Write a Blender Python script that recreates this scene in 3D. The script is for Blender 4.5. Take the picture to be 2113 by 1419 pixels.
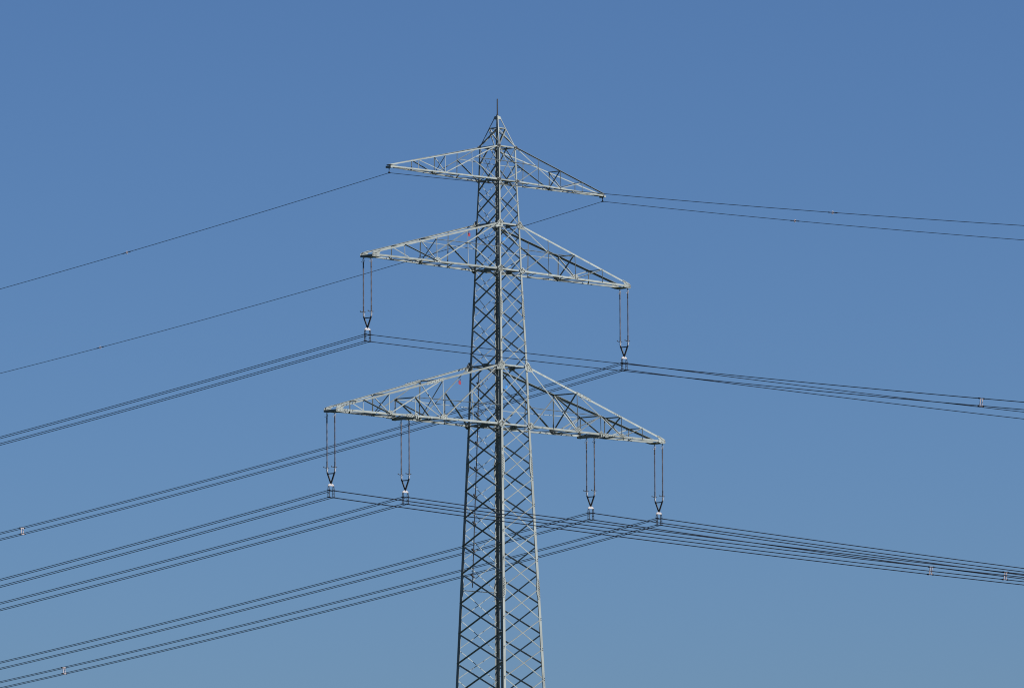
import bpy, bmesh, math, random
from mathutils import Vector as V, Matrix

random.seed(7)
for _o in list(bpy.data.objects):
    bpy.data.objects.remove(_o)
sc = bpy.context.scene
C = sc.collection

# ------------------------------------------------------------------ camera
# 240 mm telephoto from a field about 400 m away, eye height
cam = bpy.data.objects.new('camera', bpy.data.cameras.new('camera'))
C.objects.link(cam)
cam.data.sensor_width = 36.0
cam.data.lens = 240.25
cam.data.clip_start = 1.0
cam.data.clip_end = 60000.0
cam.matrix_world = (Matrix.Translation((0, 0, 1.7)) @ Matrix.Rotation(math.pi/2 + 0.10277, 4, 'X')
                    @ Matrix.Rotation(-0.00575, 4, 'Z'))
sc.camera = cam

# ------------------------------------------------------------------ light
YAW = 0.85744                       # the crossarms run along the tower's local x
SUN_EL = math.radians(38)
_ca, _sa = math.cos(YAW), math.sin(YAW)
_lx, _ly = math.sin(math.radians(28)), -math.cos(math.radians(28))      # sun seen from the tower, in its own axes
_sx, _sy = _ca*_lx - _sa*_ly, _sa*_lx + _ca*_ly
SUN_DIR = V((_sx*math.cos(SUN_EL), _sy*math.cos(SUN_EL), math.sin(SUN_EL)))
world = bpy.data.worlds.new('World')
sc.world = world
world.use_nodes = True
wnt = world.node_tree
bg = wnt.nodes['Background']
sky = wnt.nodes.new('ShaderNodeTexSky')
sky.sky_type = 'NISHITA'
sky.sun_disc = False
sky.sun_elevation = SUN_EL
sky.sun_rotation = math.atan2(SUN_DIR.x, SUN_DIR.y)
sky.air_density = 0.70
sky.dust_density = 0.80
sky.ozone_density = 10.0
wnt.links.new(sky.outputs[0], bg.inputs[0])
bg.inputs[1].default_value = 0.05
sun = bpy.data.objects.new('sun', bpy.data.lights.new('sun', 'SUN'))
C.objects.link(sun)
sun.data.energy = 5.0
sun.data.angle = math.radians(0.53)
sun.data.color = (1.0, 0.965, 0.91)
sun.rotation_euler = SUN_DIR.to_track_quat('Z', 'Y').to_euler()
sc.view_settings.view_transform = 'Standard'
sc.view_settings.look = 'None'
sc.view_settings.gamma = 1.0
sc.view_settings.use_curve_mapping = False
sc.view_settings.exposure = 0.84
sc.cycles.filter_width = 1.08
sc.cycles.max_bounces = 4
sc.cycles.use_denoising = False


# ------------------------------------------------------------------ materials
def mat(name, col, rough=0.6, metal=0.0, spec=0.3, var=0.0, scale=3.0, streak=False, per_bar=0.0):
    m = bpy.data.materials.new(name)
    m.use_nodes = True
    nt = m.node_tree
    b = nt.nodes['Principled BSDF']
    b.inputs['Base Color'].default_value = (*col, 1)
    b.inputs['Roughness'].default_value = rough
    b.inputs['Metallic'].default_value = metal
    b.inputs['Specular IOR Level'].default_value = spec
    if var:
        tc = nt.nodes.new('ShaderNodeTexCoord')
        mp = nt.nodes.new('ShaderNodeMapping')
        mp.inputs['Scale'].default_value = (1, 1, 0.3) if streak else (1, 1, 1)
        n = nt.nodes.new('ShaderNodeTexNoise')
        n.inputs['Scale'].default_value = scale
        n.inputs['Detail'].default_value = 5
        r = nt.nodes.new('ShaderNodeValToRGB')
        r.color_ramp.elements[0].position = 0.3
        r.color_ramp.elements[1].position = 0.7
        r.color_ramp.elements[0].color = (*[c*(1-var) for c in col], 1)
        r.color_ramp.elements[1].color = (*[min(1, c*(1+var)) for c in col], 1)
        nt.links.new(tc.outputs['Object'], mp.inputs[0])
        nt.links.new(mp.outputs[0], n.inputs['Vector'])
        nt.links.new(n.outputs['Fac'], r.inputs[0])
        out = r.outputs[0]
        if per_bar:     # bars weathered and painted a little differently from one another
            oi = nt.nodes.new('ShaderNodeObjectInfo')
            mr = nt.nodes.new('ShaderNodeMapRange')
            mr.inputs['To Min'].default_value = 1-per_bar
            mr.inputs['To Max'].default_value = 1+per_bar
            mx = nt.nodes.new('ShaderNodeVectorMath')
            mx.operation = 'MULTIPLY'
            nt.links.new(oi.outputs['Random'], mr.inputs['Value'])
            nt.links.new(out, mx.inputs[0])
            nt.links.new(mr.outputs[0], mx.inputs[1])
            out = mx.outputs[0]
        nt.links.new(out, b.inputs['Base Color'])
    return m


STEEL = mat('painted_steel', (0.204, 0.225, 0.220), 0.8, 0, 0.04, 0.16, 2.5, True, 0.16)
ZINC = mat('galvanised_fittings', (0.33, 0.315, 0.325), 0.5, 0, 0.3, 0.08, 9)
FORGED = mat('dark_forged_steel', (0.032, 0.034, 0.04), 0.6, 0, 0.2, 0.2, 8)
BOLT = mat('weathered_bolts', (0.04, 0.04, 0.042), 0.7, 0, 0.2)
SPACER = mat('dull_cast_alloy', (0.29, 0.245, 0.255), 0.6, 0, 0.2, 0.1, 9)
PORC = mat('brown_insulator_glaze', (0.15, 0.125, 0.13), 0.4, 0, 0.35, 0.15, 6)
WIRE = mat('aged_aluminium_wire', (0.036, 0.042, 0.056), 0.7, 0, 0.15, 0.15, 1.5)
RED = mat('red_enamel', (0.21, 0.022, 0.040), 0.5, 0, 0.3, 0.1, 6)
BLUE = mat('blue_enamel', (0.02, 0.15, 0.42), 0.5, 0, 0.3, 0.1, 6)
CONC = mat('concrete', (0.30, 0.29, 0.27), 0.9, 0, 0.2, 0.15, 3)
GRASS = mat('field_grass', (0.026, 0.036, 0.013), 0.95, 0, 0.1, 0.35, 0.05)


# ------------------------------------------------------------------ helpers
def new_obj(name, bm, m, parent=None, smooth=False, m2=None, nb=None):
    if nb is not None:
        bm.faces.ensure_lookup_table()
        for f in bm.faces[nb:]:
            f.material_index = 1
    bmesh.ops.recalc_face_normals(bm, faces=bm.faces[:])
    me = bpy.data.meshes.new(name)
    bm.to_mesh(me)
    bm.free()
    me.materials.append(m)
    if m2 is not None:
        me.materials.append(m2)
    if smooth:
        for p in me.polygons:
            p.use_smooth = True
    o = bpy.data.objects.new(name, me)
    C.objects.link(o)
    if parent is not None:
        o.parent = parent
    return o


def empty(name, loc=(0, 0, 0), rz=0.0, parent=None):
    o = bpy.data.objects.new(name, None)
    C.objects.link(o)
    o.location = loc
    o.rotation_euler = (0, 0, rz)
    o.empty_display_size = 0.3
    if parent is not None:
        o.parent = parent
    return o


def tag(o, label, cat, group=None, kind=None):
    if label:
        o['label'] = label
    if cat:
        o['category'] = cat
    if group:
        o['group'] = group
    if kind:
        o['kind'] = kind
    return o


def sweep(bm, rings):
    """closed cross-section rings (lists of points) joined one after another and capped"""
    vs = [[bm.verts.new(p) for p in r] for r in rings]
    n = len(vs[0])
    for a, b in zip(vs, vs[1:]):
        for i in range(n):
            bm.faces.new((a[i], a[(i+1) % n], b[(i+1) % n], b[i]))
    bm.faces.new(vs[0])
    bm.faces.new(vs[-1][::-1])


def angle_bar(bm, p0, p1, e, n, w, t=0.012, w2=None, off=0.0):
    """steel angle from p0 to p1: one leg runs along e (the face plane), the other along n"""
    p0, p1 = V(p0), V(p1)
    d = (p1-p0).normalized()
    e = V(e); e = (e - d*e.dot(d)).normalized()
    n = V(n); n = (n - d*n.dot(d) - e*n.dot(e)).normalized()
    w2 = w2 or w
    # heel of the angle is centred so that the bar lies on its axis
    poly = [(-w/2, 0), (w/2, 0), (w/2, w2), (w/2-t, w2), (w/2-t, t), (-w/2, t)]
    sweep(bm, [[p + e*a + n*(b+off) for a, b in poly] for p in (p0, p1)])


def box_bar(bm, p0, p1, up, w, h):
    p0, p1 = V(p0), V(p1)
    d = (p1-p0).normalized()
    u = V(up); u = (u - d*u.dot(d)).normalized()
    s = d.cross(u)
    sweep(bm, [[p + s*a + u*b for a, b in ((-w/2, -h/2), (w/2, -h/2), (w/2, h/2), (-w/2, h/2))] for p in (p0, p1)])


def tube(bm, pts, r, seg=8):
    pts = [V(p) for p in pts]
    rr = r if isinstance(r, (list, tuple)) else [r]*len(pts)
    rings = []
    for i, p in enumerate(pts):
        d = (pts[min(i+1, len(pts)-1)] - pts[max(i-1, 0)]).normalized()
        a = V((0, 0, 1)) if abs(d.z) < 0.9 else V((1, 0, 0))
        u = d.cross(a).normalized()
        w = d.cross(u)
        rings.append([p + u*(rr[i]*math.cos(2*math.pi*k/seg)) + w*(rr[i]*math.sin(2*math.pi*k/seg)) for k in range(seg)])
    sweep(bm, rings)


def plate(bm, pts, n, t=0.014):
    """flat plate of outline pts, thickened along n"""
    n = V(n).normalized()
    sweep(bm, [[V(p) for p in pts], [V(p) + n*t for p in pts]])


def bolts(bm, pts, n, r=0.026, h=0.03):
    n = V(n).normalized()
    for p in pts:
        tube(bm, [V(p), V(p)+n*h], r, 6)


def lerp(a, b, t):
    return a + (b-a)*t


# ------------------------------------------------------------------ ground
def make_ground():
    bm = bmesh.new()
    R = 30000.0
    ringsz = [0, 60, 200, 500, 1200, 4000, 12000, R]
    prev = [bm.verts.new((0, 0, 0))]
    for r in ringsz[1:]:
        cur = [bm.verts.new((r*math.cos(2*math.pi*k/48), r*math.sin(2*math.pi*k/48), 0)) for k in range(48)]
        for k in range(48):
            if len(prev) == 1:
                bm.faces.new((prev[0], cur[k], cur[(k+1) % 48]))
            else:
                bm.faces.new((prev[k], cur[k], cur[(k+1) % 48], prev[(k+1) % 48]))
        prev = cur
    tag(new_obj('ground', bm, GRASS), None, None, kind='structure')


make_ground()

# ------------------------------------------------------------------ the pylon
TX, TY = -0.787, 400.69
pylon = empty('transmission_tower', (TX, TY, 0), YAW)
tag(pylon, 'grey-green steel lattice pylon with three stacked tapering crossarms', 'pylon')
PM = Matrix.Translation((TX, TY, 0)) @ Matrix.Rotation(YAW, 4, 'Z')

ZT1, ZB1, ZT2, ZB2, ZT3, ZB3 = 54.68, 52.682, 50.07, 47.355, 41.66, 38.169
ZAP, ZSPIKE = 56.56, 57.60
WZ = [(-1, 2.70), (0.0, 2.665), (22.62, 1.872), (ZB3, 1.3015), (ZT3, 1.2094), (ZB2, 0.9941), (ZT2, 0.916), (ZB1, 0.818), (ZT1, 0.7655)]


def hw(z):
    for (z0, w0), (z1, w1) in zip(WZ, WZ[1:]):
        if z <= z1:
            return lerp(w0, w1, (z-z0)/(z1-z0))
    return WZ[-1][1]


LEGW = [(-1, 0.22), (22, 0.205), (36, 0.195), (38, 0.165), (45, 0.15), (47.4, 0.125), (54.7, 0.105)]


def legw(z):
    for (z0, f0), (z1, f1) in zip(LEGW, LEGW[1:]):
        if z <= z1:
            return lerp(f0, f1, (z-z0)/(z1-z0))
    return LEGW[-1][1]


FRONT = [ZT1, ZB1, 51.39, ZT2, 48.75, ZB2, 46.05, 44.58, 43.10, ZT3, 39.90, ZB3, 36.67, 35.06, 33.52, 31.87, 30.27,
         28.59, 26.80, 25.04, 23.28, 21.4, 19.4, 17.3, 15.0, 12.5, 9.8, 6.8, 3.5, 0.25]

body = empty('tower_body', parent=pylon)

# four legs (sub-parts)
for sx, sy in ((-1, -1), (1, -1), (-1, 1), (1, 1)):
    bm = bmesh.new()
    rings = []
    for z in (0.0, 10, 22.62, 30, 36, ZB3, ZT3, 45, ZB2, ZT2, ZB1, ZT1):
        w, f, t = hw(z), legw(z), 0.02
        c = V((sx*w, sy*w, z))
        ux, uy = V((-sx, 0, 0)), V((0, -sy, 0))
        rings.append([c + ux*a + uy*b for a, b in ((0, 0), (f, 0), (f, t), (t, t), (t, f), (0, f))])
    sweep(bm, rings)
    # splice plates at the section joints
    for z in (45.12, 35.78, 28.57):
        f = legw(z)
        for k in (0, 1):
            n = V((0, sy, 0)) if k == 0 else V((sx, 0, 0))
            u = V((-sx, 0, 0)) if k == 0 else V((0, -sy, 0))
            L = 0.62
            out = []
            for dz, wd in ((-L, 0.85), (-0.3, 1.35), (0.3, 1.35), (L, 0.85)):
                w = hw(z+dz)
                out.append((V((sx*w, sy*w, z+dz)) + u*0.01, V((sx*w, sy*w, z+dz)) + u*f*wd))
            pts = [o[0] for o in out] + [o[1] for o in out[::-1]]
            plate(bm, [p + n*0.003 for p in pts], n, 0.014)
    nb = len(bm.faces)
    if sy < 0:
        for z in FRONT[2:21]:
            for k in (-0.06, 0.06):
                bolts(bm, [(sx*(hw(z)-0.06), -hw(z)-0.013, z+k)], (0, -1, 0), 0.018)
        for z in (45.12, 35.78, 28.57):
            for k in range(11):
                zz = z - 0.5 + k*0.1
                bolts(bm, [(sx*(hw(zz)-0.05), -hw(zz)-0.018, zz), (sx*(hw(zz)-0.12), -hw(zz)-0.018, zz+0.05)], (0, -1, 0), 0.017)
    new_obj('leg', bm, STEEL, body, m2=BOLT, nb=nb)

# face bracing -------------------------------------------------------
SIDE = [ZT1] + [0.5*(a+b) for a, b in zip(FRONT, FRONT[1:])]
faces = {'front': (V((0, -1, 0)), V((1, 0, 0)), FRONT), 'back': (V((0, 1, 0)), V((-1, 0, 0)), FRONT),
         'end': (V((-1, 0, 0)), V((0, -1, 0)), SIDE), 'far_end': (V((1, 0, 0)), V((0, 1, 0)), SIDE)}


def fpt(face, s, z, inset=0.0):
    n, u, _ = faces[face]
    w = hw(z)
    return n*w + u*(s*(w-inset)) + V((0, 0, z))


n_single = 0
rest = bmesh.new()
for face, (n, u, zs) in faces.items():
    for i, (za, zb) in enumerate(zip(zs, zs[1:])):
        first_side = (face in ('end', 'far_end') and i == 0)
        for s in (-1, 1):
            # one family bolted outside the legs with its flange outwards, the other inside
            out = (s == 1)
            k = lerp(1.25, 0.85, min(1, za/54))
            wid = k * {'front': 0.052, 'back': 0.042, 'end': 0.076 if s == 1 else 0.098, 'far_end': 0.098 if s == 1 else 0.076}[face]
            if first_side:      # half panel under the top frame: runs up to the middle of the frame
                a, b = n*hw(za) + V((0, 0, za)), fpt(face, s, zb, 0.06)
            else:
                a, b = fpt(face, s, za, 0.06), fpt(face, -s, zb, 0.06)
            # s == 1: from the u-side at the top down to the other side
            single = zb > 21.0 and n_single < 96 and (face in ('front', 'end') or zb > 38.0)
            bm = bmesh.new() if single else rest
            if face == 'far_end':
                angle_bar(bm, a, b, (0, 0, -1), n, wid, 0.011, w2=0.03, off=0.004 if out else -0.024)
            elif face == 'end' and not out:
                angle_bar(bm, a, b, (0, 0, -1), -n, wid, 0.011, w2=0.035, off=0.024)
            elif out:
                angle_bar(bm, a, b, (0, 0, 1), n, wid, 0.011, off=0.004)
            else:
                angle_bar(bm, a, b, (0, 0, 1), -n, wid, 0.011, off=0.024)
            if single:
                new_obj('brace', bm, STEEL, body)
                n_single += 1
tag(new_obj('brace', rest, STEEL, body), None, None, kind='stuff')

# horizontal frames at the crossarm levels and their inside plan bracing
for z in (ZT1, ZB1, ZT2, ZB2, ZT3, ZB3, 28.5):
    for face, (n, u, zs) in faces.items():
        if z == 28.5 and face != 'back':
            continue
        bm = bmesh.new()
        wd = 0.05 if z == 28.5 else (0.075 if z > 52 else 0.09)
        a, b = fpt(face, -1, z, 0.02), fpt(face, 1, z, 0.02)
        angle_bar(bm, a, b, (0, 0, 1), -n, wd, 0.012, off=0.026)
        new_obj('horizontal_bar', bm, STEEL, body)
    if z == 28.5:
        continue
    w = hw(z) - 0.06
    mids = [V((-w, 0, z-0.03)), V((0, -w, z-0.03)), V((w, 0, z-0.03)), V((0, w, z-0.03))]
    bm = bmesh.new()
    for a, b in zip(mids, mids[1:] + mids[:1]):
        angle_bar(bm, a, b, (0, 0, 1), (b-a).cross(V((0, 0, 1))), 0.07)
    new_obj('plan_bracing', bm, STEEL, body)
    for face in ('end', 'far_end'):
        n, u, _ = faces[face]
        c = n*(hw(z)-0.012) + V((0, 0, z))
        g = {ZT1: 0.10, ZB1: 0.17, ZT2: 0.20}.get(z, 0.30)
        bm = bmesh.new()
        plate(bm, [c + u*(a*g) + V((0, 0, b*g)) for a, b in ((-1, 0.25), (-0.5, 0.45), (0.5, 0.45), (1, 0.25), (0.6, -0.5), (-0.6, -0.5))], -n, 0.012)
        new_obj('gusset_plate', bm, STEEL, body)

# leg gussets where the crossarm chords meet the legs, front and back, with bolts
for z, big in ((ZT1, 0.42), (ZB1, 0.42), (ZT2, 0.86), (ZB2, 0.72), (ZT3, 1.0), (ZB3, 0.82)):
    for sx in (-1, 1):
        for sy in (-1, 1):
            n = V((0, sy, 0))
            c = V((sx*hw(z), sy*(hw(z)+0.030), z))
            o = V((sx, 0, 0))
            up = z in (ZT1, ZT2, ZT3)
            if up:      # top chords fall away outwards
                pr = [(0.42, -0.30), (0.36, -0.12), (0.05, 0.26), (-0.14, 0.26), (-0.30, 0.08), (-0.30, -0.16), (-0.1, -0.27)]
            else:
                pr = [(0.34, -0.07), (0.34, 0.05), (0.14, 0.26), (-0.12, 0.26), (-0.32, 0.05), (-0.32, -0.07), (-0.08, -0.24), (0.1, -0.24)]
            bm = bmesh.new()
            plate(bm, [c + o*(a*big) + V((0, 0, b*big)) for a, b in pr], n, 0.014)
            nb = len(bm.faces)
            cc = c + n*0.014
            bp = [(-0.06, 0.18), (-0.06, 0.08), (-0.06, -0.03), (-0.06, -0.14), (0.02, 0.14), (0.14, 0.06), (0.22, -0.04),
                  (0.28, -0.12) if up else (0.27, -0.01), (-0.2, 0.02), (-0.16, 0.1), (0.1, -0.14)]
            bolts(bm, [cc + o*(a*big) + V((0, 0, b*big)) for a, b in bp], n)
            new_obj('gusset_plate', bm, STEEL, body, m2=BOLT, nb=nb)

# step bolts up the far leg
step_mesh = None
for i, z in enumerate([22.0 + 0.40*k for k in range(81)]):
    w = hw(z)
    if step_mesh is None:
        bm = bmesh.new()
        tube(bm, [(0, 0, 0), (-0.19, 0, 0)], 0.012, 6)
        tube(bm, [(-0.19, 0, 0), (-0.205, 0, 0)], 0.024, 6)
        o = new_obj('step_bolt', bm, STEEL, body)
        step_mesh = o.data
    else:
        o = bpy.data.objects.new('step_bolt', step_mesh)
        C.objects.link(o)
        o.parent = body
    if i % 2:
        o.location = (w-0.11, w+0.004, z)
    else:
        o.location = (w-0.004, w-0.11, z)
        o.rotation_euler = (0, 0, math.pi/2)
    if i % 2:
        o.rotation_euler = (0, 0, 0)
        o.location = (w - legw(z), w - 0.01, z)

# climbing rail with pegs and brackets on the inner side of the back face
bm = bmesh.new()
rail = [(-0.43*hw(z), hw(z)-0.12, z) for z in (28.7, 34, ZB3, ZT3-0.3)]
tube(bm, rail, 0.03, 8)
z = 29.0
k = 0
while z < 41.2:
    c = V((-0.43*hw(z), hw(z)-0.12, z))
    s = 1 if k % 2 else -1
    tube(bm, [c, c + V((0.17*s, -0.03, 0))], 0.014, 6)
    z += 0.33
    k += 1
for z in (29.4, 30.9, 32.5, 34.1, 35.7, 37.2, 38.9, 40.7):
    c = V((-0.43*hw(z), hw(z)-0.09, z))
    box_bar(bm, c + V((-0.12, 0, 0.08)), c + V((0.14, 0, -0.1)), (0, 0, 1), 0.1, 0.07)
new_obj('climbing_rail', bm, FORGED, body)

# peak --------------------------------------------------------------
peak = empty('tower_peak', parent=pylon)
WT, WA, ZR = hw(ZT1), 0.10, 55.82


def pk(z):
    return lerp(WT, WA, (z-ZT1)/(ZAP-ZT1))


for sx, sy in ((-1, -1), (1, -1), (-1, 1), (1, 1)):
    bm = bmesh.new()
    rings = []
    for z in (ZT1, ZAP):
        w, f, t = pk(z), 0.07, 0.012
        c = V((sx*w, sy*w, z))
        ux, uy = V((-sx, 0, 0)), V((0, -sy, 0))
        rings.append([c + ux*a + uy*b for a, b in ((0, 0), (f, 0), (f, t), (t, t), (t, f), (0, f))])
    sweep(bm, rings)
    new_obj('leg', bm, STEEL, peak)
for n, u in ((V((0, -1, 0)), V((1, 0, 0))), (V((0, 1, 0)), V((-1, 0, 0))), (V((-1, 0, 0)), V((0, -1, 0))), (V((1, 0, 0)), V((0, 1, 0)))):
    wr = pk(ZR)
    for s in (-1, 1):
        bm = bmesh.new()
        a = n*wr + u*(s*wr*0.9) + V((0, 0, ZR-0.05))
        b = n*WT + u*(-s*WT*0.95) + V((0, 0, ZT1+0.06))
        if s == 1:
            angle_bar(bm, a, b, (0, 0, 1), n, 0.06, 0.01, off=0.004)
        else:
            angle_bar(bm, a, b, (0, 0, 1), -n, 0.06, 0.01, off=0.02)
        new_obj('brace', bm, STEEL, peak)
    bm = bmesh.new()
    angle_bar(bm, n*wr - u*wr*0.95 + V((0, 0, ZR)), n*wr + u*wr*0.95 + V((0, 0, ZR)), (0, 0, 1), -n, 0.06, 0.01, off=0.018)
    new_obj('horizontal_bar', bm, STEEL, peak)
bm = bmesh.new()
sweep(bm, [[(a*w, b*w, z) for a, b in ((-1, -1), (1, -1), (1, 1), (-1, 1))]
           for w, z in ((0.17, ZAP-0.19), (0.125, ZAP-0.02), (0.05, ZAP-0.01), (0.05, ZAP+0.05))])
new_obj('cap_plate', bm, STEEL, peak)
bm = bmesh.new()
tube(bm, [(0, 0, ZAP), (0, 0, ZAP+0.12), (0, 0, ZAP+0.13), (0, 0, ZSPIKE-0.02), (0, 0, ZSPIKE)], [0.055, 0.055, 0.038, 0.034, 0.016], 10)
new_obj('lightning_rod', bm, FORGED, peak)

# crossarms -----------------------------------------------------------
ARMS = {
    'top': dict(zt=ZT1, zb=ZB1, L=9.605, yt=0.13, lw=0.085, uw=0.062, bw=0.044, st=(7.35, 5.17, 2.97)),
    'mid': dict(zt=ZT2, zb=ZB2, L=11.524, yt=0.42, lw=0.108, uw=0.098, bw=0.052, st=(8.86, 6.2, 3.6)),
    'low': dict(zt=ZT3, zb=ZB3, L=14.684, yt=0.42, lw=0.118, uw=0.105, bw=0.056, st=(12.5, 10.4, 8.3, 6.0, 3.6)),
}


def build_arm(key, sx):
    A = ARMS[key]
    zt, zb, L, yt = A['zt'], A['zb'], A['L'], A['yt']
    wt, wb = hw(zt), hw(zb)
    bw = A['bw']
    ztip = zb + (0.10 if key != 'top' else 0.08)
    arm = empty('crossarm', parent=pylon)

    def lo(x, f):
        t = (x-wb)/(L-wb)
        return V((sx*x, f*lerp(wb, yt, t), zb))

    def up(x, f):
        t = (x-wt)/(L-wt)
        return V((sx*x, f*lerp(wt, yt, t), lerp(zt, ztip, t)))

    def part(name, bm, m=STEEL, m2=None, nb=None):
        return new_obj(name, bm, m, arm, m2=m2, nb=nb)

    def bar(name, a, b, n, inside=True, w=None, e=(0, 0, 1)):
        bm = bmesh.new()
        w = w or bw
        n = V(n)
        w2 = w
        if name == 'post' and sx > 0 and n.y < 0:       # posts of the right arms turn their flange outwards
            inside, e = False, (-1, 0, 0)
        elif name == 'brace' and abs(n.y) > 0.5 and ((n.y > 0) == inside):
            w2 = w*1.5
        if inside:
            angle_bar(bm, a, b, e, -V(n), w, 0.010, w2=w2, off=0.022)
        else:
            angle_bar(bm, a, b, e, V(n), w, 0.010, w2=w2, off=0.006)
        return part(name, bm)

    for f in (-1, 1):
        n = V((0, f, 0))
        # chords
        bm = bmesh.new()
        lw = A['lw']
        angle_bar(bm, lo(wb-0.05, f), lo(L, f), (0, 0, -1), -n, lw, 0.016)
        part('chord', bm)
        bm = bmesh.new()
        uw = A['uw']
        if key == 'top':
            angle_bar(bm, up(wt-0.03, f), up(L, f), (0, 0, 1), n if sx > 0 else -n, uw, 0.012)
        else:
            angle_bar(bm, up(wt-0.03, f), up(L-0.05, f), (0, 0, 1), -n, uw, 0.014, w2=0.12 if (sx > 0 and f > 0) else 0.06)
        part('chord', bm)
        if key == 'low':
            a_, b_, h_, c_, m_ = A['st']
        else:
            a_, b_, m_ = A['st']
            c_ = b_
        p0, p1 = up(wt+0.12, f), lo(c_, f)
        tm = (m_-abs(p0.x))/(abs(p1.x)-abs(p0.x))
        pm = p0.lerp(p1, tm)
        bar('brace', p0, p1, n, True, bw*1.1)
        bar('brace', pm, lo(wb+0.15, f), n, sx < 0)
        bar('post', pm, lo(m_, f), n, True, bw*0.8, e=(1, 0, 0))
        bar('post', up(m_, f), pm, n, True, bw*0.7, e=(1, 0, 0)) if key != 'low' else None
        bar('post', up(c_, f), lo(c_, f), n, True, bw*0.9, e=(1, 0, 0))
        if key == 'low':
            q0, q1 = up(c_, f), lo(b_, f)
            th = (h_-abs(q0.x))/(abs(q1.x)-abs(q0.x))
            ph = q0.lerp(q1, th)
            bar('brace', q0, q1, n, True, bw)
            bar('brace', ph, lo(c_+0.1, f), n, sx < 0, bw)
            bar('post', ph, lo(h_, f), n, True, bw*0.9, e=(1, 0, 0))
            bar('post', up(b_, f), lo(b_, f), n, True, bw*0.9, e=(1, 0, 0))
            bar('strut', ph, V((sx*hw(ph.z), f*hw(ph.z), ph.z)), n, False, 0.036)
            bot = b_
        else:
            bot = c_
            if key == 'mid':
                ps = up(c_, f)
                zs = ps.z - 0.12
                bar('strut', V((sx*c_, ps.y, zs)), V((sx*hw(zs), f*hw(zs), zs)), n, False, 0.036)
            else:
                zs = 53.80
                t = (p0.z-zs)/(p0.z-p1.z)
                bar('strut', p0.lerp(p1, t), V((sx*hw(zs), f*hw(zs), zs)), n, False, 0.036)
                if sx > 0:
                    bar('strut', V((hw(zs), f*hw(zs), zs)), V((-hw(zs), f*hw(zs), zs)), n, False, 0.036)
        bar('brace', up(a_, f), lo(bot, f), n, key == 'top', bw)
        bar('post', up(a_, f), lo(a_, f), n, True, bw*0.8, e=(1, 0, 0))
        # node gussets with bolts, on the outer face of the chord
        if key != 'top':
            nodes = [(lo(c_, f), 0.30)] + ([(lo(b_, f), 0.24), (lo(h_, f), 0.17)] if key == 'low' else [])
            for c, g in nodes:
                c = c + n*0.004
                bm = bmesh.new()
                o = V((1, 0, 0))
                plate(bm, [c + o*(a*g) + V((0, 0, b*g)) for a, b in ((-0.9, -0.2), (-1, 0.35), (-0.45, 0.8), (0.45, 0.8), (1, 0.35), (0.9, -0.2))], n, 0.014)
                nb = len(bm.faces)
                bolts(bm, [c + n*0.014 + o*(a*g) + V((0, 0, b*g)) for a, b in ((-0.7, 0.3), (-0.4, 0.55), (0, 0.6), (0, 0.2), (0.4, 0.5), (0.7, 0.3), (-0.5, 0), (0.5, 0))], n, 0.02)
                part('gusset_plate', bm, m2=BOLT, nb=nb)
        if key == 'low':
            # bolted splices of the chords
            for pt, x0, x1 in ((up, 7.35, 5.95), (lo, 9.05, 8.55)):
                bm = bmesh.new()
                pl = 0.09
                a, b = pt(x0, f) + n*0.004, pt(x1, f) + n*0.004
                plate(bm, [a + V((0, 0, -pl)), b + V((0, 0, -pl)), b + V((0, 0, pl)), a + V((0, 0, pl))], n, 0.012)
                nb = len(bm.faces)
                m = 9 if pt is up else 5
                bolts(bm, [a.lerp(b, (i+0.5)/m) + n*0.012 + V((0, 0, 0.035*(-1)**i)) for i in range(m)], n, 0.02)
                if pt is up:
                    bolts(bm, [a.lerp(b, (i+0.5)/m) + V((0, 0, 0.09)) for i in range(m)], (0, 0, 1), 0.02, 0.035)
                part('splice_plate', bm, m2=BOLT, nb=nb)

    # cross frames
    def frame(x, top=None, x_brace=True):
        n = V((sx, 0, 0))
        uf, ub = (up(x, -1), up(x, 1)) if top is None else (V((sx*x, lo(x, -1).y, top)), V((sx*x, lo(x, 1).y, top)))
        lf, lb = lo(x, -1), lo(x, 1)
        bar('crossbar', uf, ub, n, True, bw*1.2)
        bar('crossbar', lf, lb, n, True, bw*1.2)
        if x_brace:
            bar('brace', uf, lb, n, True, bw*1.15)
            bar('brace', ub, lf, n, False, bw*1.15)

    if key == 'low':
        frame(c_)
        frame(b_)
        frame(h_, top=ph.z, x_brace=False)
        # inverted V inside the frame that carries the inner hanger beam
        mid = V((sx*h_, 0, ph.z - 0.02))
        bar('brace', V((sx*h_, lo(h_, -1).y, ph.z)), V((sx*c_, 0, zb+0.05)), (0, 0, 1), True, 0.06, e=(0, 1, 0))
        bar('brace', V((sx*h_, lo(h_, 1).y, ph.z)), V((sx*c_, 0, zb+0.05)), (0, 0, 1), True, 0.06, e=(0, 1, 0))
        stn = [wb, 2.45, m_, 4.8, c_, 7.1, h_, 9.4, b_, 11.45, a_, 13.6]
    else:
        frame(b_)
        stn = [wb, 2.3, m_, 4.9, b_, 7.5, a_, L-1.3] if key == 'mid' else [wb, 1.95, m_, 4.1, b_, 6.25, a_, L-1.1]
    bar('crossbar', up(a_, -1), up(a_, 1), (sx, 0, 0), True, bw*0.8)
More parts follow.
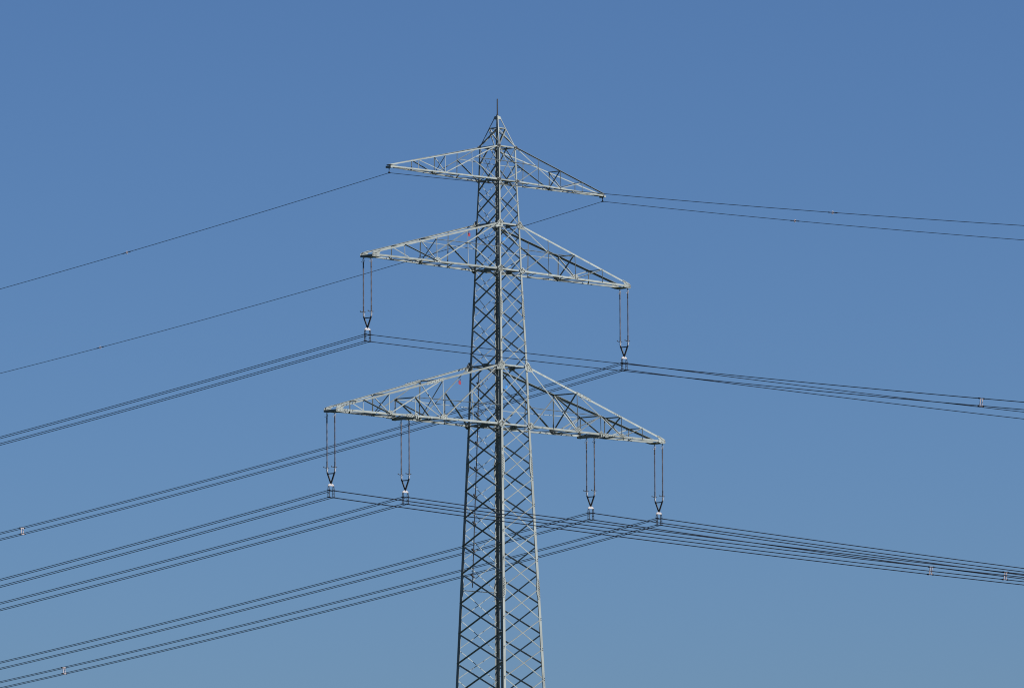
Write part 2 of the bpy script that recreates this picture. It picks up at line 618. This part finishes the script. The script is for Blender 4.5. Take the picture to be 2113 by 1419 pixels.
    # bottom plan bracing: zig-zag and cross bars
    for i, (xa, xb) in enumerate(zip(stn, stn[1:])):
        f = -1 if i % 2 else 1
        bm = bmesh.new()
        dn = V((0, 0, -0.035))
        angle_bar(bm, lo(xa, f) + dn, lo(xb, -f) + dn, (sx, 0, 0), (0, 0, 1), bw*1.35, 0.008, w2=0.03)
        part('plan_brace', bm)
        if i % 2:
            bm = bmesh.new()
            angle_bar(bm, lo(xa, -1) + dn*0.8, lo(xa, 1) + dn*0.8, (sx, 0, 0), (0, 0, 1), bw*1.35, 0.008, w2=0.03)
            part('plan_brace', bm)

    # tip
    n = V((sx, 0, 0))
    if key == 'top':
        bm = bmesh.new()
        sweep(bm, [[(sx*(L+a), b, z) for a, b in ((-0.55, -0.17), (0.05, -0.17), (0.12, 0), (0.05, 0.17), (-0.55, 0.17))] for z in (zb+0.075, zb+0.093)])
        part('tip_plate', bm)
        bm = bmesh.new()
        box_bar(bm, (sx*L, -0.20, zb-0.045), (sx*L, 0.20, zb-0.045), (0, 0, 1), 0.16, 0.12)
        part('hanger_beam', bm)
    else:
        bm = bmesh.new()
        # channel-shaped beam across the two chord ends
        y0 = yt + 0.04
        sweep(bm, [[(sx*(L+0.12+a), y, zb+b) for a, b in ((-0.07, 0.0), (-0.07, -0.135), (-0.24, -0.135), (-0.24, -0.115), (-0.09, -0.115), (-0.09, 0.0))] for y in (-y0, y0)])
        part('hanger_beam', bm)
        for f in (-1, 1):
            bm = bmesh.new()
            pr = [(0.08, -0.13), (0.08, 0.06), (-0.05, 0.15), (-0.62, 0.33), (-0.62, 0.20), (-0.50, 0.06), (-0.55, -0.08), (-0.30, -0.13)]
            c = V((sx*L, f*(yt+0.045), zb))
            plate(bm, [c + n*a + V((0, 0, b)) for a, b in pr], (0, f, 0), 0.014)
            nb = len(bm.faces)
            bolts(bm, [c + V((0, f*0.014, 0)) + n*a + V((0, 0, b)) for a, b in
                       ((0.04, 0.03), (0.04, -0.07), (-0.04, 0.05), (-0.04, -0.06), (-0.16, 0.08), (-0.17, -0.06), (-0.28, 0.11), (-0.28, -0.05), (-0.40, 0.2), (-0.5, 0.24), (-0.57, 0.26))], (0, f, 0), 0.02)
            part('gusset_plate', bm, m2=BOLT, nb=nb)
        bm = bmesh.new()
        plate(bm, [(sx*(L-1.5), -yt-0.1, zb-0.09), (sx*(L-1.5), -yt-0.02, zb-0.09), (sx*(L-0.55), yt*0.6, zb-0.115), (sx*(L-0.2), yt*0.8, zb-0.125), (sx*(L-0.2), -yt, zb-0.125)][::-1] if False else
              [(sx*(L-0.75), -yt, zb-0.1), (sx*(L-0.14), -yt, zb-0.1), (sx*(L-0.14), yt, zb-0.1), (sx*(L-0.75), yt, zb-0.1)], (0, 0, -1), 0.012)
        part('bottom_plate', bm)
        if key == 'low':
            bm = bmesh.new()
            yh = lo(h_, 1).y + 0.10
            for o_ in (-0.085, 0.085):
                sweep(bm, [[(sx*h_ + o_ + a, y, zb-0.155+b) for a, b in ((-0.035, 0), (0.035, 0), (0.035, 0.14), (-0.035, 0.14))] for y in (-yh, yh)])
            sweep(bm, [[(sx*h_ + a, y, zb-0.02+b) for a, b in ((-0.12, 0.006), (0.12, 0.006), (0.12, 0.02), (-0.12, 0.02))] for y in (-yh, yh)])
            part('hanger_beam', bm)
            bm = bmesh.new()
            for f in (-1, 1):
                c = V((sx*h_, f*(yh-0.08), zb))
                plate(bm, [c + V((a, 0, b)) for a, b in ((-0.16, -0.17), (0.16, -0.17), (0.16, 0.06), (0.06, 0.2), (-0.06, 0.2), (-0.16, 0.06))], (0, f, 0), 0.014)
            part('gusset_plate', bm)
    return arm


for key in ('top', 'mid', 'low'):
    for sx in (-1, 1):
        build_arm(key, sx)

# footings
for sx in (-1, 1):
    for sy in (-1, 1):
        bm = bmesh.new()
        w = hw(0)
        sweep(bm, [[(sx*w+a*r, sy*w+b*r, z) for a, b in ((-1, -1), (1, -1), (1, 1), (-1, 1))] for r, z in ((0.5, -0.4), (0.5, 0.3), (0.4, 0.42))])
        new_obj('footing', bm, CONC, pylon)

# ------------------------------------------------------------------ marker plates hung on the back face
def sign(x, y, z, m, label, flag):
    bm = bmesh.new()
    w, h = 0.22, 0.20
    if flag:
        out = [(-0.09, 0.12), (0.06, 0.12), (0.11, 0.0), (0.10, -0.13), (-0.09, -0.11), (-0.11, 0.0)]
    else:
        out = [(-w/2, h/2), (w/2, h/2), (w/2, -h/2), (-w/2, -h/2)]
    plate(bm, [(a, 0, b) for a, b in out], (0, 1, 0), 0.008)
    tube(bm, [(-0.05, 0.004, 0.12), (-0.05, 0.004, 0.24)], 0.01, 6)
    tube(bm, [(0.07, 0.004, 0.12), (0.07, 0.004, 0.24)], 0.01, 6)
    o = new_obj('marker_plate', bm, m)
    o.location = PM @ V((x, y, z))
    o.rotation_euler = (0, 0, YAW)
    tag(o, label, 'marker plate', 'coloured circuit plates on the pylon')


sign(-1.59, 0.88, 49.45, RED, 'small square red plate under the middle crossarm of the pylon', False)
sign(-2.10, 1.22, 40.69, RED, 'small rounded red plate under the top chord of the lowest crossarm', True)
sign(1.59, 0.88, 49.45, BLUE, 'small square blue plate seen through the lattice at the middle crossarm', False)
sign(2.10, 1.22, 40.69, BLUE, 'small rounded blue plate seen through the lattice at the lowest crossarm', True)

# ------------------------------------------------------------------ insulator sets
# local origin: centre of the four-wire bundle; beam underside is 4.69 above it
BEAM = 4.69
YS = 0.305


def make_insulators():
    r = empty('insulator_string')
    for s in (-1, 1):
        y = s*YS
        # long rod insulator with sheds
        top, botm = BEAM-0.29, BEAM-3.15
        rod_pts, rad = [], []

        def add(z, q):
            rod_pts.append((0, y, z)); rad.append(q)
        add(top, 0.036); add(top-0.28, 0.036)
        z = top-0.30
        while z > botm+0.30:
            add(z, 0.025); add(z-0.006, 0.050); add(z-0.018, 0.045); add(z-0.026, 0.025)
            z -= 0.066
        add(botm+0.28, 0.036); add(botm, 0.036)
        bm = bmesh.new()
        tube(bm, rod_pts, rad, 10)
        ins = new_obj('insulator', bm, PORC, r)
        # end caps with close ribs
        for z0, z1 in ((top+0.01, top-0.29), (botm+0.29, botm-0.01)):
            bm = bmesh.new()
            zz, pts, rr = z0, [], []
            while zz > z1:
                pts += [(0, y, zz), (0, y, zz-0.012), (0, y, zz-0.02)]
                rr += [0.036, 0.044, 0.035]
                zz -= 0.036
            tube(bm, pts, rr, 10)
            new_obj('end_cap', bm, FORGED, ins)
        # top link: shackle and clevis
        bm = bmesh.new()
        tube(bm, [(0, y, BEAM+0.02), (0, y, BEAM-0.10)], 0.026, 8)
        ring = [(0, y+0.045*math.cos(a), BEAM-0.16+0.09*math.sin(a)) for a in [2*math.pi*k/14 for k in range(15)]]
        tube(bm, ring, 0.017, 6)
        tube(bm, [(0, y, BEAM-0.21), (0, y, BEAM-0.31)], 0.024, 8)
        new_obj('shackle', bm, ZINC, r)
        # upper arcing horn: bent rod that curls out under the beam
        bm = bmesh.new()
        tube(bm, [(0.0, y, BEAM-0.28), (-0.06, y+0.02, BEAM-0.29), (-0.13, y+0.02, BEAM-0.285), (-0.165, y+0.02, BEAM-0.25)], 0.012, 6)
        tube(bm, [(0.0, y, BEAM-0.28), (0.07, y, BEAM-0.29), (0.085, y, BEAM-0.22), (0.075, y, BEAM-0.12)], 0.011, 6)
        new_obj('arcing_horn', bm, ZINC, ins)
        # lower arcing ring on its arm
        bm = bmesh.new()
        ring = [(0.12*math.cos(a), y+0.12*math.sin(a), botm-0.03) for a in [2*math.pi*k/18 for k in range(19)]]
        tube(bm, ring, 0.014, 6)
        tube(bm, [(0, y, botm-0.06), (0.12, y, botm-0.03)], 0.012, 6)
        tube(bm, [(-0.12, y, botm-0.03), (-0.26, y+0.02, botm-0.02)], 0.016, 6)
        tube(bm, [(-0.24, y+0.02, botm-0.04), (-0.26, y+0.02, botm+0.03)], 0.026, 6)
        new_obj('arcing_horn', bm, FORGED, ins)
        # lower clevis
        bm = bmesh.new()
        tube(bm, [(0, y, botm), (0, y, botm-0.10), (0, y*0.985, botm-0.11), (0, y*0.98, botm-0.21), (0, y*0.97, botm-0.33)],
             [0.03, 0.03, 0.045, 0.045, 0.028], 8)
        new_obj('clevis', bm, ZINC, r)
    # V-shaped yoke
    zt, zb = BEAM-3.47, BEAM-4.06
    bm = bmesh.new()
    for s in (-1, 1):
        box_bar(bm, (0, s*(YS-0.01), zt+0.03), (0, s*0.012, zb-0.02), (1, 0, 0), 0.085, 0.05)
    box_bar(bm, (0, -YS+0.05, zt-0.06), (0, YS-0.05, zt-0.06), (0, 0, 1), 0.03, 0.055)
    tube(bm, [(0, 0, zb+0.03), (0, 0, zb-0.08)], 0.035, 8)
    new_obj('yoke', bm, FORGED, r)
    # pale distribution plate that carries the four clamps
    bm = bmesh.new()
    zp = BEAM-4.13
    plate(bm, [(a, -0.012, zp+b) for a, b in ((0, 0.055), (0.10, 0.02), (0.22, -0.03), (0.25, -0.07), (0.25, -0.14), (0.20, -0.14), (0.14, -0.11),
                                              (-0.14, -0.11), (-0.20, -0.14), (-0.25, -0.14), (-0.25, -0.07), (-0.22, -0.03), (-0.10, 0.02))], (0, 1, 0), 0.03)
    new_obj('suspension_plate', bm, ZINC, r)
    for s in (-1, 1):
        bm = bmesh.new()
        for yy in (-0.055, 0.055):
            tube(bm, [(s*0.205, yy*0.5, zp-0.10), (s*0.205, yy, 0.27), (s*0.205, yy, 0.02), (s*0.205, yy, -0.24)], 0.021, 6)
        box_bar(bm, (s*0.205, -0.07, 0.02), (s*0.205, 0.07, 0.02), (0, 0, 1), 0.03, 0.03)
        new_obj('hanger_strap', bm, FORGED, r)
        for z in (0.2, -0.2):
            bm = bmesh.new()
            tube(bm, [(s*0.2, -0.16, z-0.016), (s*0.2, -0.06, z-0.004), (s*0.2, 0.06, z-0.004), (s*0.2, 0.16, z-0.016)], [0.02, 0.034, 0.034, 0.02], 8)
            new_obj('wire_clamp', bm, FORGED, r)
    return r


def copy_tree(o, parent=None):
    c = o.copy()
    C.objects.link(c)
    if parent is not None:
        c.parent = parent
    for ch in o.children:
        copy_tree(ch, c)
    return c


# x, z of the bundle centre, wire slope a and curvature b on the far (left) and near (right) spans
L2, L3, L3I = 11.524, 14.684, 8.308
SETS = [
    (-L2, 42.528, (-.14581, .000305), (-.16489, .000323), 'left end of the middle crossarm'),
    (L2, 42.536, (-.15758, .000333), (-.17239, .000262), 'right end of the middle crossarm'),
    (-L3, 33.335, (-.14944, .000259), (-.16399, .000271), 'left end of the lowest crossarm'),
    (-L3I, 33.317, (-.14627, .000225), (-.16243, .000271), 'inner left hanger of the lowest crossarm'),
    (L3I, 33.317, (-.15103, .000263), (-.16713, .000226), 'inner right hanger of the lowest crossarm'),
    (L3, 33.339, (-.15285, .000293), (-.16581, .000182), 'right end of the lowest crossarm'),
]
ins0 = make_insulators()
for i, (x, z, fa, fb, where) in enumerate(SETS):
    o = ins0 if i == 0 else copy_tree(ins0)
    o.location = PM @ V((x, 0, z))
    o.rotation_euler = (0, 0, YAW)
    tag(o, 'double brown insulator string with V yoke under the ' + where, 'insulator', 'insulator strings hanging from the crossarms')

# ------------------------------------------------------------------ wires
SPAN = 170.0


def sagline(x, z, fa, fb, n=36):
    """far span, support, near span, in the tower's own axes (far = +y)"""
    pts = []
    for k in range(n, 0, -1):
        t = SPAN*k/n
        pts.append((x, t, z + fa[0]*t + fa[1]*t*t))
    pts.append((x, 0, z))
    for k in range(1, n+1):
        t = SPAN*k/n
        pts.append((x, -t, z + fb[0]*t + fb[1]*t*t))
    return pts


def wire(name, pts, r, label, cat, group):
    bm = bmesh.new()
    tube(bm, [PM @ V(p) for p in pts], r, 8)
    o = new_obj(name, bm, WIRE, None, True)
    return tag(o, label, cat, group)


for x, z, fa, fb, where in SETS:
    for dz, vn in ((0.2, 'upper'), (-0.2, 'lower')):
        for dx, hn in ((-0.2, 'left'), (0.2, 'right')):
            wire('power_cable', sagline(x+dx, z+dz, fa, fb), 0.019,
                 '%s %s cable of the four-wire bundle under the %s' % (vn, hn, where), 'power cable', 'power cables strung from the pylon')
EW = [(-9.605, 52.288, (-.14621, .000344), (-.1676, .000367), 'left tip of the top crossarm'),
      (9.605, 52.347, (-.1572, .000463), (-.16957, .000424), 'right tip of the top crossarm')]
for x, z, fa, fb, where in EW:
    wire('earth_wire', sagline(x, z, fa, fb), 0.0155, 'single thin earth wire hung from the ' + where, 'earth wire', 'single earth wires on the top crossarm')
    r = empty('earth_wire_clamp')
    bm = bmesh.new()
    zt = ZB1 - 0.10 - z
    tube(bm, [(0, 0, zt), (0, 0, zt-0.10)], 0.03, 8)
    tube(bm, [(0, 0, zt-0.09), (0, 0, 0.10)], 0.014, 8)
    new_obj('link', bm, FORGED, r)
    bm = bmesh.new()
    plate(bm, [(0.0 - 0.012, a, b) for a, b in ((0, 0.15), (0.05, 0.04), (0.06, -0.03), (-0.06, -0.03), (-0.05, 0.04))], (1, 0, 0), 0.024)
    tube(bm, [(0, -0.13, -0.02), (0, -0.05, -0.005), (0, 0.05, -0.005), (0, 0.13, -0.02)], [0.018, 0.03, 0.03, 0.018], 8)
    new_obj('saddle', bm, FORGED, r)
    r.location = PM @ V((x, 0, z))
    r.rotation_euler = (0, 0, YAW)
    tag(r, 'small dark clamp holding the earth wire at the ' + where, 'wire clamp', 'earth wire clamps')


# ------------------------------------------------------------------ bundle spacers and earth-wire dampers
def along(z, fa, fb, t):
    f = fa if t > 0 else fb
    q = abs(t)
    return z + f[0]*q + f[1]*q*q, (f[0] + 2*f[1]*q) * (1 if t > 0 else -1)


def make_spacer():
    r = empty('bundle_spacer')
    bm = bmesh.new()
    for s in (-1, 1):
        box_bar(bm, (s*0.085, 0, -0.19), (s*0.085, 0, 0.19), (0, 1, 0), 0.05, 0.03)
    new_obj('upright', bm, SPACER, r)
    for z in (-0.2, 0.2):
        bm = bmesh.new()
        box_bar(bm, (-0.19, 0, z), (0.19, 0, z), (0, 1, 0), 0.05, 0.035)
        new_obj('arm', bm, SPACER, r)
        for s in (-1, 1):
            bm = bmesh.new()
            tube(bm, [(s*0.2, -0.07, z), (s*0.2, -0.03, z), (s*0.2, 0.03, z), (s*0.2, 0.07, z)], [0.03, 0.042, 0.042, 0.03], 8)
            new_obj('cable_grip', bm, FORGED, r)
    return r


sp0 = make_spacer()
SPACERS = [(1, 51.1, 'left', 'from the right end of the middle crossarm'), (5, 50.4, 'left', 'from the right end of the lowest crossarm'),
           (0, -44.1, 'right', 'from the left end of the middle crossarm'), (2, -43.0, 'right', 'from the left end of the lowest crossarm'),
           (3, -43.15, 'right', 'from the inner left hanger of the lowest crossarm')]
for i, (k, t, side, where) in enumerate(SPACERS):
    x, z, fa, fb, _ = SETS[k]
    zz, sl = along(z, fa, fb, t)
    o = sp0 if i == 0 else copy_tree(sp0)
    o.matrix_world = PM @ Matrix.Translation((x, t, zz)) @ Matrix.Rotation(math.atan(sl), 4, 'X')
    tag(o, 'pale spacer on the %s-hand bundle running %s' % (side, where), 'spacer', 'spacers clamped on the cable bundles')


def make_damper():
    r = empty('vibration_damper')
    bm = bmesh.new()
    ring = [(0.0 + 0.07*math.cos(a), 0, 0.07*math.sin(a)) for a in [2*math.pi*k/14 for k in range(15)]]
    tube(bm, ring, 0.021, 6)
    new_obj('ring', bm, SPACER, r)
    bm = bmesh.new()
    tube(bm, [(0, -0.34, 0), (0, -0.2, 0), (0, -0.19, 0), (0, 0.19, 0), (0, 0.2, 0), (0, 0.34, 0)], [0.028, 0.03, 0.022, 0.022, 0.03, 0.028], 8)
    new_obj('sleeve', bm, FORGED, r)
    return r


dm0 = make_damper()
for i, (k, t, lab) in enumerate(((0, 21.16, 'left part of the upper earth wire'), (1, 42.15, 'left part of the lower earth wire'),
                                 (0, -32.66, 'right part of the upper earth wire'), (1, -14.74, 'right part of the lower earth wire'))):
    x, z, fa, fb, _ = EW[k]
    zz, sl = along(z, fa, fb, t)
    o = dm0 if i == 0 else copy_tree(dm0)
    o.matrix_world = PM @ Matrix.Translation((x, t, zz)) @ Matrix.Rotation(math.atan(sl), 4, 'X')
    tag(o, 'small pale ring and sleeve clamped on the ' + lab, 'damper', 'small fittings clamped on the earth wires')
